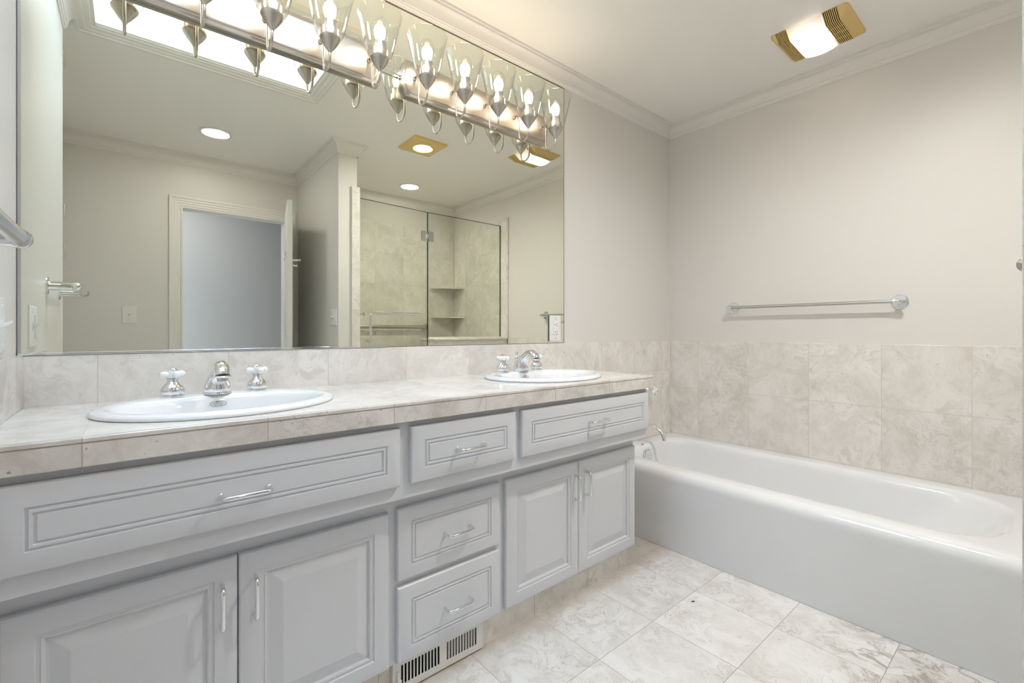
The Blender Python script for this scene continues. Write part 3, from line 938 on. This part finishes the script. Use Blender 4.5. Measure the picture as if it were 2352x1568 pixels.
switch_plate((PX0, -1.735, 1.166), (-1, 0), 0.116, ['t', 't'], 'white double toggle switch on the partition beside the shower, seen in the mirror', M['whiteplastic'], 0.12)

# ---------------------------------------------------------------- linen cupboard on the set-back wall
lc = thing('linen_cabinet', 'tall built-in cupboard whose two chrome pulls peek past the left wall in the mirror', 'cabinet', (-0.167, -2.36, 0))
def side_front(y0, y1, z0, z1, hz):
    pr = [(0, 0), (0, .012), (.020, .018), (.045, .018), (.048, .014), (.060, .010), (.092, .017), (.095, .017)]
    o = MB().loft([[(-.167 + d_, y0 + i_, z0 + i_), (-.167 + d_, y1 - i_, z0 + i_), (-.167 + d_, y1 - i_, z1 - i_), (-.167 + d_, y0 + i_, z1 - i_)] for i_, d_ in pr]).build('door', M['cab'], lc, angle=14)
    f3 = lambda a, q: (-.149 + q, -2.555, hz + a)
    pts = [f3(-.046, 0), f3(-.046, .019)] + arc((-.035, .019), .011, 180, 90, 5, f3)[1:] + arc((.035, .019), .011, 90, 0, 5, f3) + [f3(.046, 0)]
    MB().tube(pts, .0046, 12).build('handle', M['chrome'], o)
side_front(-2.61, -2.08, 1.74, 2.28, 1.861)
side_front(-2.61, -2.08, 0.12, 1.72, 1.600)

# ---------------------------------------------------------------- ceiling lights
def recessed(x, y, label, rim_mat):
    th = thing('recessed_light', label, 'ceiling light', (x, y, ZC), 'round recessed ceiling lights')
    MB().lathe([(.100, 0), (.100, .004), (.092, .008), (.083, .008), (.079, .003), (.079, .0005)], (x, y, ZC), (0, 0, -1), 48, cap=False).build('trim_ring', rim_mat, th)
    MB().lathe([(.079, .0005), (.079, .003), (.0, .0032)], (x, y, ZC), (0, 0, -1), 40).build('lens', M['down'], th)
recessed(0.667, -2.065, 'round recessed ceiling light before the doorway, seen in the mirror', M['trim'])
recessed(2.245, -2.270, 'round recessed ceiling light over the shower, seen in the mirror', M['trim'])

th = thing('square_downlight', 'square gold-toned recessed ceiling light, seen in the mirror', 'ceiling light', (1.868, -1.336, ZC))
sx, sy, hs = 1.868, -1.336, 0.131
n = 48
def sqr(i_, z):
    q = hs - i_
    out = []
    for k_ in range(n):
        a = 2 * PI * k_ / n
        m_ = q / max(abs(math.cos(a)), abs(math.sin(a)))
        out.append((sx + m_ * math.cos(a), sy + m_ * math.sin(a), z))
    return out
def cir(r, z):
    return [(sx + r * math.cos(2 * PI * k_ / n), sy + r * math.sin(2 * PI * k_ / n), z) for k_ in range(n)]
MB().loft([sqr(0, ZC), sqr(0, ZC - .012), sqr(.013, ZC - .0235), cir(.077, ZC - .0245)], cap0=False, cap1=False).build('plate', M['gold'], th, angle=15)
MB().loft([cir(.077, ZC - .0245), cir(.076, ZC - .0275), cir(.071, ZC - .0275), cir(.068, ZC - .020)], cap0=False, cap1=False).build('ring', M['goldmetal'], th, angle=30)
MB().loft([cir(.068, ZC - .020), cir(.062, ZC - .008), cir(.058, ZC - .0015)], cap0=False, cap1=False).build('reflector', M['trim'], th, angle=30)
ba = MB()
for k_ in range(40):
    a = 2 * PI * k_ / 40
    ba.tube([(sx + .0695 * math.cos(a), sy + .0695 * math.sin(a), ZC - .021), (sx + .0665 * math.cos(a), sy + .0665 * math.sin(a), ZC - .015)], .0016, 6)
ba.build('baffle', M['goldmetal'], th)
MB().lathe([(.058, .0005), (.038, .0012), (.036, .008), (.030, .0125), (.017, .0150), (0, .0155)], (sx, sy, ZC), (0, 0, -1), 32).build('lamp', M['sqlamp'], th)

# exhaust fan with lamp: a shallow hipped bar along y, ribs at both ends, domed lens between
FX0, FX1, FY0, FY1 = 2.492, 2.792, -1.120, -0.818
fan = thing('exhaust_fan', 'gold-toned ceiling exhaust fan with a lit white lens and slotted ends', 'exhaust fan', ((FX0 + FX1) / 2, (FY0 + FY1) / 2, ZC))
LY0, LY1 = -1.022, -0.890           # lens
Zf = 0.034
def hip(y, dz=0.0, ix=0.0):
    """cross-section of the cover in the xz plane."""
    return [(FX0 + ix, y, ZC), (FX0 + ix, y, ZC - .004 + dz * .2), (FX0 + .048 + ix, y, ZC - Zf + dz), (FX0 + .056 + ix, y, ZC - Zf - .001 + dz), (FX1 - .056 - ix, y, ZC - Zf - .001 + dz), (FX1 - .048 - ix, y, ZC - Zf + dz), (FX1 - ix, y, ZC - .004 + dz * .2), (FX1 - ix, y, ZC)]
def end_plate(ya, yb, name):
    mb = MB()
    s_ = 1 if yb > ya else -1
    secs = []
    ln_ = abs(yb - ya)
    for q, ix in ((0, .016), (.0025, .009), (.007, .003), (.014, 0), (ln_, 0)):
        h_ = .005 + (Zf - .005) * q / ln_
        t_ = .020 + .028 * q / ln_
        secs.append([(FX0 + ix, ya + s_ * q, ZC), (FX0 + ix, ya + s_ * q, ZC - .004), (FX0 + t_ + ix * .5, ya + s_ * q, ZC - h_), (FX1 - t_ - ix * .5, ya + s_ * q, ZC - h_), (FX1 - ix, ya + s_ * q, ZC - .004), (FX1 - ix, ya + s_ * q, ZC)])
    if s_ < 0:
        secs = [list(reversed(z_)) for z_ in secs]
    mb.loft(secs, closed=True)
    return mb
def grille(ya, yb, nrib, name):
    """ribs running along x, between ya and yb, over a dark box."""
    mb = MB()
    p = (yb - ya) / nrib
    for k_ in range(nrib):
        a = ya + p * k_
        mb.loft([hip(a + p * .08), hip(a + p * .52)])
    return mb
a1 = end_plate(FY1, FY1 - .026, 'x')
a1.build('end_cap', M['gold'], fan, angle=12)
a2 = end_plate(FY0, FY0 + .036, 'x')
a2.build('end_cap', M['gold'], fan, angle=12)
g1 = grille(LY1 + .002, FY1 - .026, 8, 'g')
g1.build('grille', M['gold'], fan, smooth=False)
g2 = grille(FY0 + .036, LY0 - .002, 9, 'g')
for xx in (FX0 + .10, FX0 + .150, FX0 + .200):
    g2.box(xx - .0012, xx + .0012, FY0 + .036, LY0 - .002, ZC - Zf - .001, ZC - Zf + .004)
g2.build('grille', M['gold'], fan, smooth=False)
bk = MB()
sec = lambda y: [(FX0 + .004, y, ZC), (FX0 + .050, y, ZC - Zf + .0035), (FX1 - .050, y, ZC - Zf + .0035), (FX1 - .004, y, ZC)]
for ya, yb in ((FY0 + .0365, LY0 - .004), (LY1 + .004, FY1 - .0265)):
    bk.loft([sec(ya), sec(yb)])
bk.build('grille_void', M['dark'], fan, smooth=False)
ln = MB()
secs = []
for k_ in range(13):
    q = k_ / 12
    y = LY0 + (LY1 - LY0) * q
    dz = -.012 * math.sin(PI * q) ** 0.8 - .001
    secs.append(hip(y, dz)[1:-1])
ln.loft(secs, closed=False, cap0=False, cap1=False)
ln.build('lens', M['lens'], fan, angle=50)
MB().ball(((FX0 + FX1) / 2, (LY0 + LY1) / 2, ZC - .021), .080, .042, .011, 16, 8).build('lamp', M['fanlamp'], fan)

# ---------------------------------------------------------------- bathtub
tb = thing('bathtub', 'white built-in bathtub along the right wall', 'bathtub', (2.6, -0.85, 0))
def rrect(x0, x1, y0, y1, r, z, n=10):
    pts = []
    r4 = r if hasattr(r, '__len__') else (r,) * 4
    for (cx_, cy_, a0, rr) in ((x1 - r4[0], y1 - r4[0], 0, r4[0]), (x0 + r4[1], y1 - r4[1], 90, r4[1]), (x0 + r4[2], y0 + r4[2], 180, r4[2]), (x1 - r4[3], y0 + r4[3], 270, r4[3])):
        for k_ in range(n + 1):
            a = R(a0 + 90 * k_ / n)
            pts.append((cx_ + rr * math.cos(a), cy_ + rr * math.sin(a), z))
    return pts
TX0, TX1, TY0, TY1 = 2.218, XR - 0.009, -1.712, -0.009
out = [(0.012, 0.001), (0.010, .06), (0.004, .20), (0.0, .335), (0.0, .350), (.004, .364), (.012, .376), (.024, .384), (.038, .3865)]
rings = []
for i_, z in out:
    rings.append(rrect(TX0 + i_, TX1, TY0, TY1, .006, z))
IX0, IX1, IY0, IY1 = 2.325, 2.912, -1.575, -0.085
inn = [(-.012, -.012, .3865, .12, .20), (-.005, -.005, .3852, .12, .20), (.002, .003, .3815, .12, .20), (.009, .012, .374, .12, .20), (.014, .020, .363, .12, .20), (.018, .032, .348, .12, .20),
       (.024, .062, .315, .12, .20), (.032, .105, .27, .12, .20), (.041, .155, .22, .12, .20), (.052, .21, .165, .12, .20), (.064, .255, .12, .12, .20), (.080, .295, .09, .115, .19), (.105, .335, .071, .11, .18), (.14, .39, .063, .10, .15)]
for i_, j_, z, r_, q_ in inn:
    rings.append(rrect(IX0 + i_, IX1 - i_, IY0 + j_, IY1 - i_, (r_, r_, q_, q_), z, 10))
MB().loft(rings).build('tub_shell', M['tub'], tb, angle=50)
ov = MB().lathe([(.044, 0), (.044, .006), (.038, .012), (.014, .014), (.012, .010), (0, .010)], (2.575, -.112, .322), (0, -1, .18), 6)
ov.build('overflow_plate', M['chrome'], tb)
MB().lathe([(.008, 0), (.008, .002), (0, .003)], (2.570, -.078, .3865), (0, -.15, 1), 16).build('hole_plug', M['nickel'], tb)

tsp = thing('tub_spout', 'chrome curved tub spout on the tiled wall above the bathtub', 'tub spout', (2.61, -0.008, 0.492))
pts = [(2.61, -.008, .492), (2.61, -.06, .4965), (2.61, -.115, .498)] + [(2.61, -.115 - .085 * math.sin(R(a)), .413 + .085 * math.cos(R(a))) for a in (15, 30, 45, 60, 74, 82)]
mb = MB().tube(pts, .0125, 20)
mb.lathe([(.030, 0), (.030, .004), (.018, .010), (.014, .014)], (2.61, -.008, .492), (0, -1, 0), 28)
mb.build('spout_tube', M['chrome'], tsp, angle=50)

def tub_valve(x, label):
    th = thing('tub_valve', label, 'faucet handle', (x, -.008, .695), 'tub valves')
    MB().lathe([(.029, 0), (.029, .004), (.027, .010), (.018, .020), (.0125, .028), (.0115, .056), (.009, .057), (.009, .064)], (x, -.008, .695), (0, -1, 0), 28).build('valve', M['chrome'], th)
    c_ = MB().lathe([(.009, .056), (.0125, .058), (.0135, .066), (.0125, .075), (.009, .077)], (x, -.008, .695), (0, -1, 0), 20)
    for k_ in range(4):
        a = k_ * PI / 2 + R(20)
        dx, dz = math.cos(a), math.sin(a)
        c_.tube([(x, -.074, .695), (x + .0125 * dx, -.074, .695 + .0125 * dz), (x + .019 * dx, -.074, .695 + .019 * dz)], [.008, .0068, .0076], 12)
        c_.ball((x + .0225 * dx, -.074, .695 + .0225 * dz), .0092, seg=14, rings=8)
    o = c_.build('cross_handle', M['ceramic'], th)
    o['label'] = 'white ceramic cross handle'
    MB().lathe([(.0115, .076), (.0122, .0795), (.009, .0825), (0, .084)], (x, -.008, .695), (0, -1, 0), 20).build('handle_cap', M['chrome'], th)
tub_valve(2.712, 'white cross-handle valve on the tile above the tub spout')

# ---------------------------------------------------------------- shower, seen in the mirror
GY = -1.83
sp_ = thing('shower_panel', 'fixed clear glass shower panel on the low tiled wall, seen in the mirror', 'shower glass', (2.58, GY, 1.003))
MB().box(2.190, XR - .014, GY - .005, GY + .005, 1.012, 2.09).build('glass', M['glass'], sp_, smooth=False)
e = MB()
e.box(2.190, XR - .014, GY - .0055, GY + .0055, 2.09, 2.0925)
e.box(XR - .0165, XR - .0115, GY - .0055, GY + .0055, 1.012, 2.09)
e.box(2.188, 2.190, GY - .0055, GY + .0055, 1.003, 2.09)
e.build('glass_edge', M['greenedge'], sp_, smooth=False)
MB().box(2.190, XR - .014, GY - .010, GY + .010, 1.003, 1.014).build('channel', M['trim'], sp_, smooth=False)

MB().box(2.188, 2.240, GY - .014, GY + .014, 1.838, 1.925).build('hinge_plate', M['chrome'], sp_, bevel=0.002)
sd = thing('shower_door', 'clear glass shower door with a looped chrome handle, seen in the mirror', 'shower door', (2.184, GY, 0.02))
da = math.atan2(GY + 1.790, 2.184 - 1.575) if False else 0.066
dmx = Matrix.Translation((2.184, GY, 0)) @ Matrix.Rotation(PI - da, 4, 'Z')    # local x runs from the hinge; local -y faces the room
W_ = 0.612
MB().box(0.0, W_, -.005, .005, 0.02, 2.09).xf(dmx).build('glass', M['glass'], sd, smooth=False)
e = MB()
e.box(0.0, W_, -.0055, .0055, 2.09, 2.0925)
e.box(-.0006, 0.002, -.0055, .0055, 0.02, 2.09)
e.xf(dmx).build('glass_edge', M['greenedge'], sd, smooth=False)
hg = MB()
hg.box(0.004, 0.056, -.014, .014, 1.838, 1.925)
hg.box(0.0, 0.022, -.017, -.012, 1.862, 1.902)
hg.xf(dmx).build('hinge', M['chrome'], sd, bevel=0.002)
hd = MB()
x0_, x1_, zt_, zb_, st = 0.555, 0.105, 1.206, 0.990, 0.062
pts = [(x1_, -.005, zt_), (x1_, -.045, zt_)] + [(x1_ + .017 * (1 - math.cos(R(a))), -.045 - .017 * math.sin(R(a)), zt_) for a in (30, 60, 90)]
pts += [(x0_ - .03, -st, zt_)] + [(x0_ - .03 + .03 * math.sin(R(a)), -st, zt_ - .03 * (1 - math.cos(R(a)))) for a in (22, 45, 68, 90)]
pts += [(x0_, -st, zb_ + .018)] + [(x0_, -st + .018 * (1 - math.cos(R(a))), zb_ + .018 - .018 * math.sin(R(a))) for a in (30, 60, 90)] + [(x0_, -.005, zb_)]
hd.tube(pts, .0105, 16)
hd.xf(dmx).build('handle', M['chrome'], sd, angle=50)

gb = thing('grab_bar', 'grey steel grab bar on the back wall of the shower, seen in the mirror', 'grab bar', (2.10, YD + .01, 1.108))
yw = YD + .011
yb_ = yw + .055
MB().tube([(1.62, yw, 1.108), (1.62, yb_ - .03, 1.108), (1.63, yb_ - .008, 1.108), (1.655, yb_, 1.108), (2.58, yb_, 1.108), (2.605, yb_ - .008, 1.108), (2.615, yb_ - .03, 1.108), (2.615, yw, 1.108)], .0185, 18).build('rail', M['steel'], gb, angle=60)
for x in (1.62, 2.615):
    MB().lathe([(.040, 0), (.040, .004), (.034, .009), (.020, .010)], (x, yw, 1.108), (0, 1, 0), 28).build('flange', M['steel'], gb)

for z, lab in ((1.520, 'upper corner shelf of marble in the shower, seen in the mirror'), (1.205, 'lower corner shelf of marble in the shower, seen in the mirror')):
    xc, yc = XR - .0105, YD + .0105
    q = [(xc, yc)] + [(xc - .30 * (1 - k_ / 10) , yc + .195 * (k_ / 10)) if False else (xc - .30 * math.cos(R(9 * k_)) ** 1.25, yc + .20 * math.sin(R(9 * k_)) ** 1.25) for k_ in range(11)]
    q = q[::-1]
    mb = MB().loft([[(x, y, z) for x, y in q], [(x, y, z + .016) for x, y in q]])
    tag(mb.build('corner_shelf', M['tile_strip'], bevel=0.002), lab, 'shelf', 'shower corner shelves')

rk = thing('robe_hook', 'small grey metal knob on the tiled shower jamb at the right edge', 'hook', (PX1 + .006, -1.652, 1.195))
MB().lathe([(.012, 0), (.012, .004), (.006, .008), (.006, .022), (.012, .027), (.0155, .034), (.013, .041), (.006, .044), (0, .0445)], (PX1 + .006, -1.650, 1.195), (1, .25, 0), 24).build('knob', M['steel'], rk)

cp_ = MB().loft([[(1.905, -.757, .0005), (1.915, -.762, .0005), (1.922, -.7595, .0005), (1.910, -.752, .0005)], [(1.906, -.757, .003), (1.915, -.7605, .0025), (1.920, -.759, .002), (1.910, -.7535, .0035)]])
tag(cp_.build('debris_chip', M['blue'], smooth=False), 'tiny dark blue chip lying on a floor tile joint', 'debris')
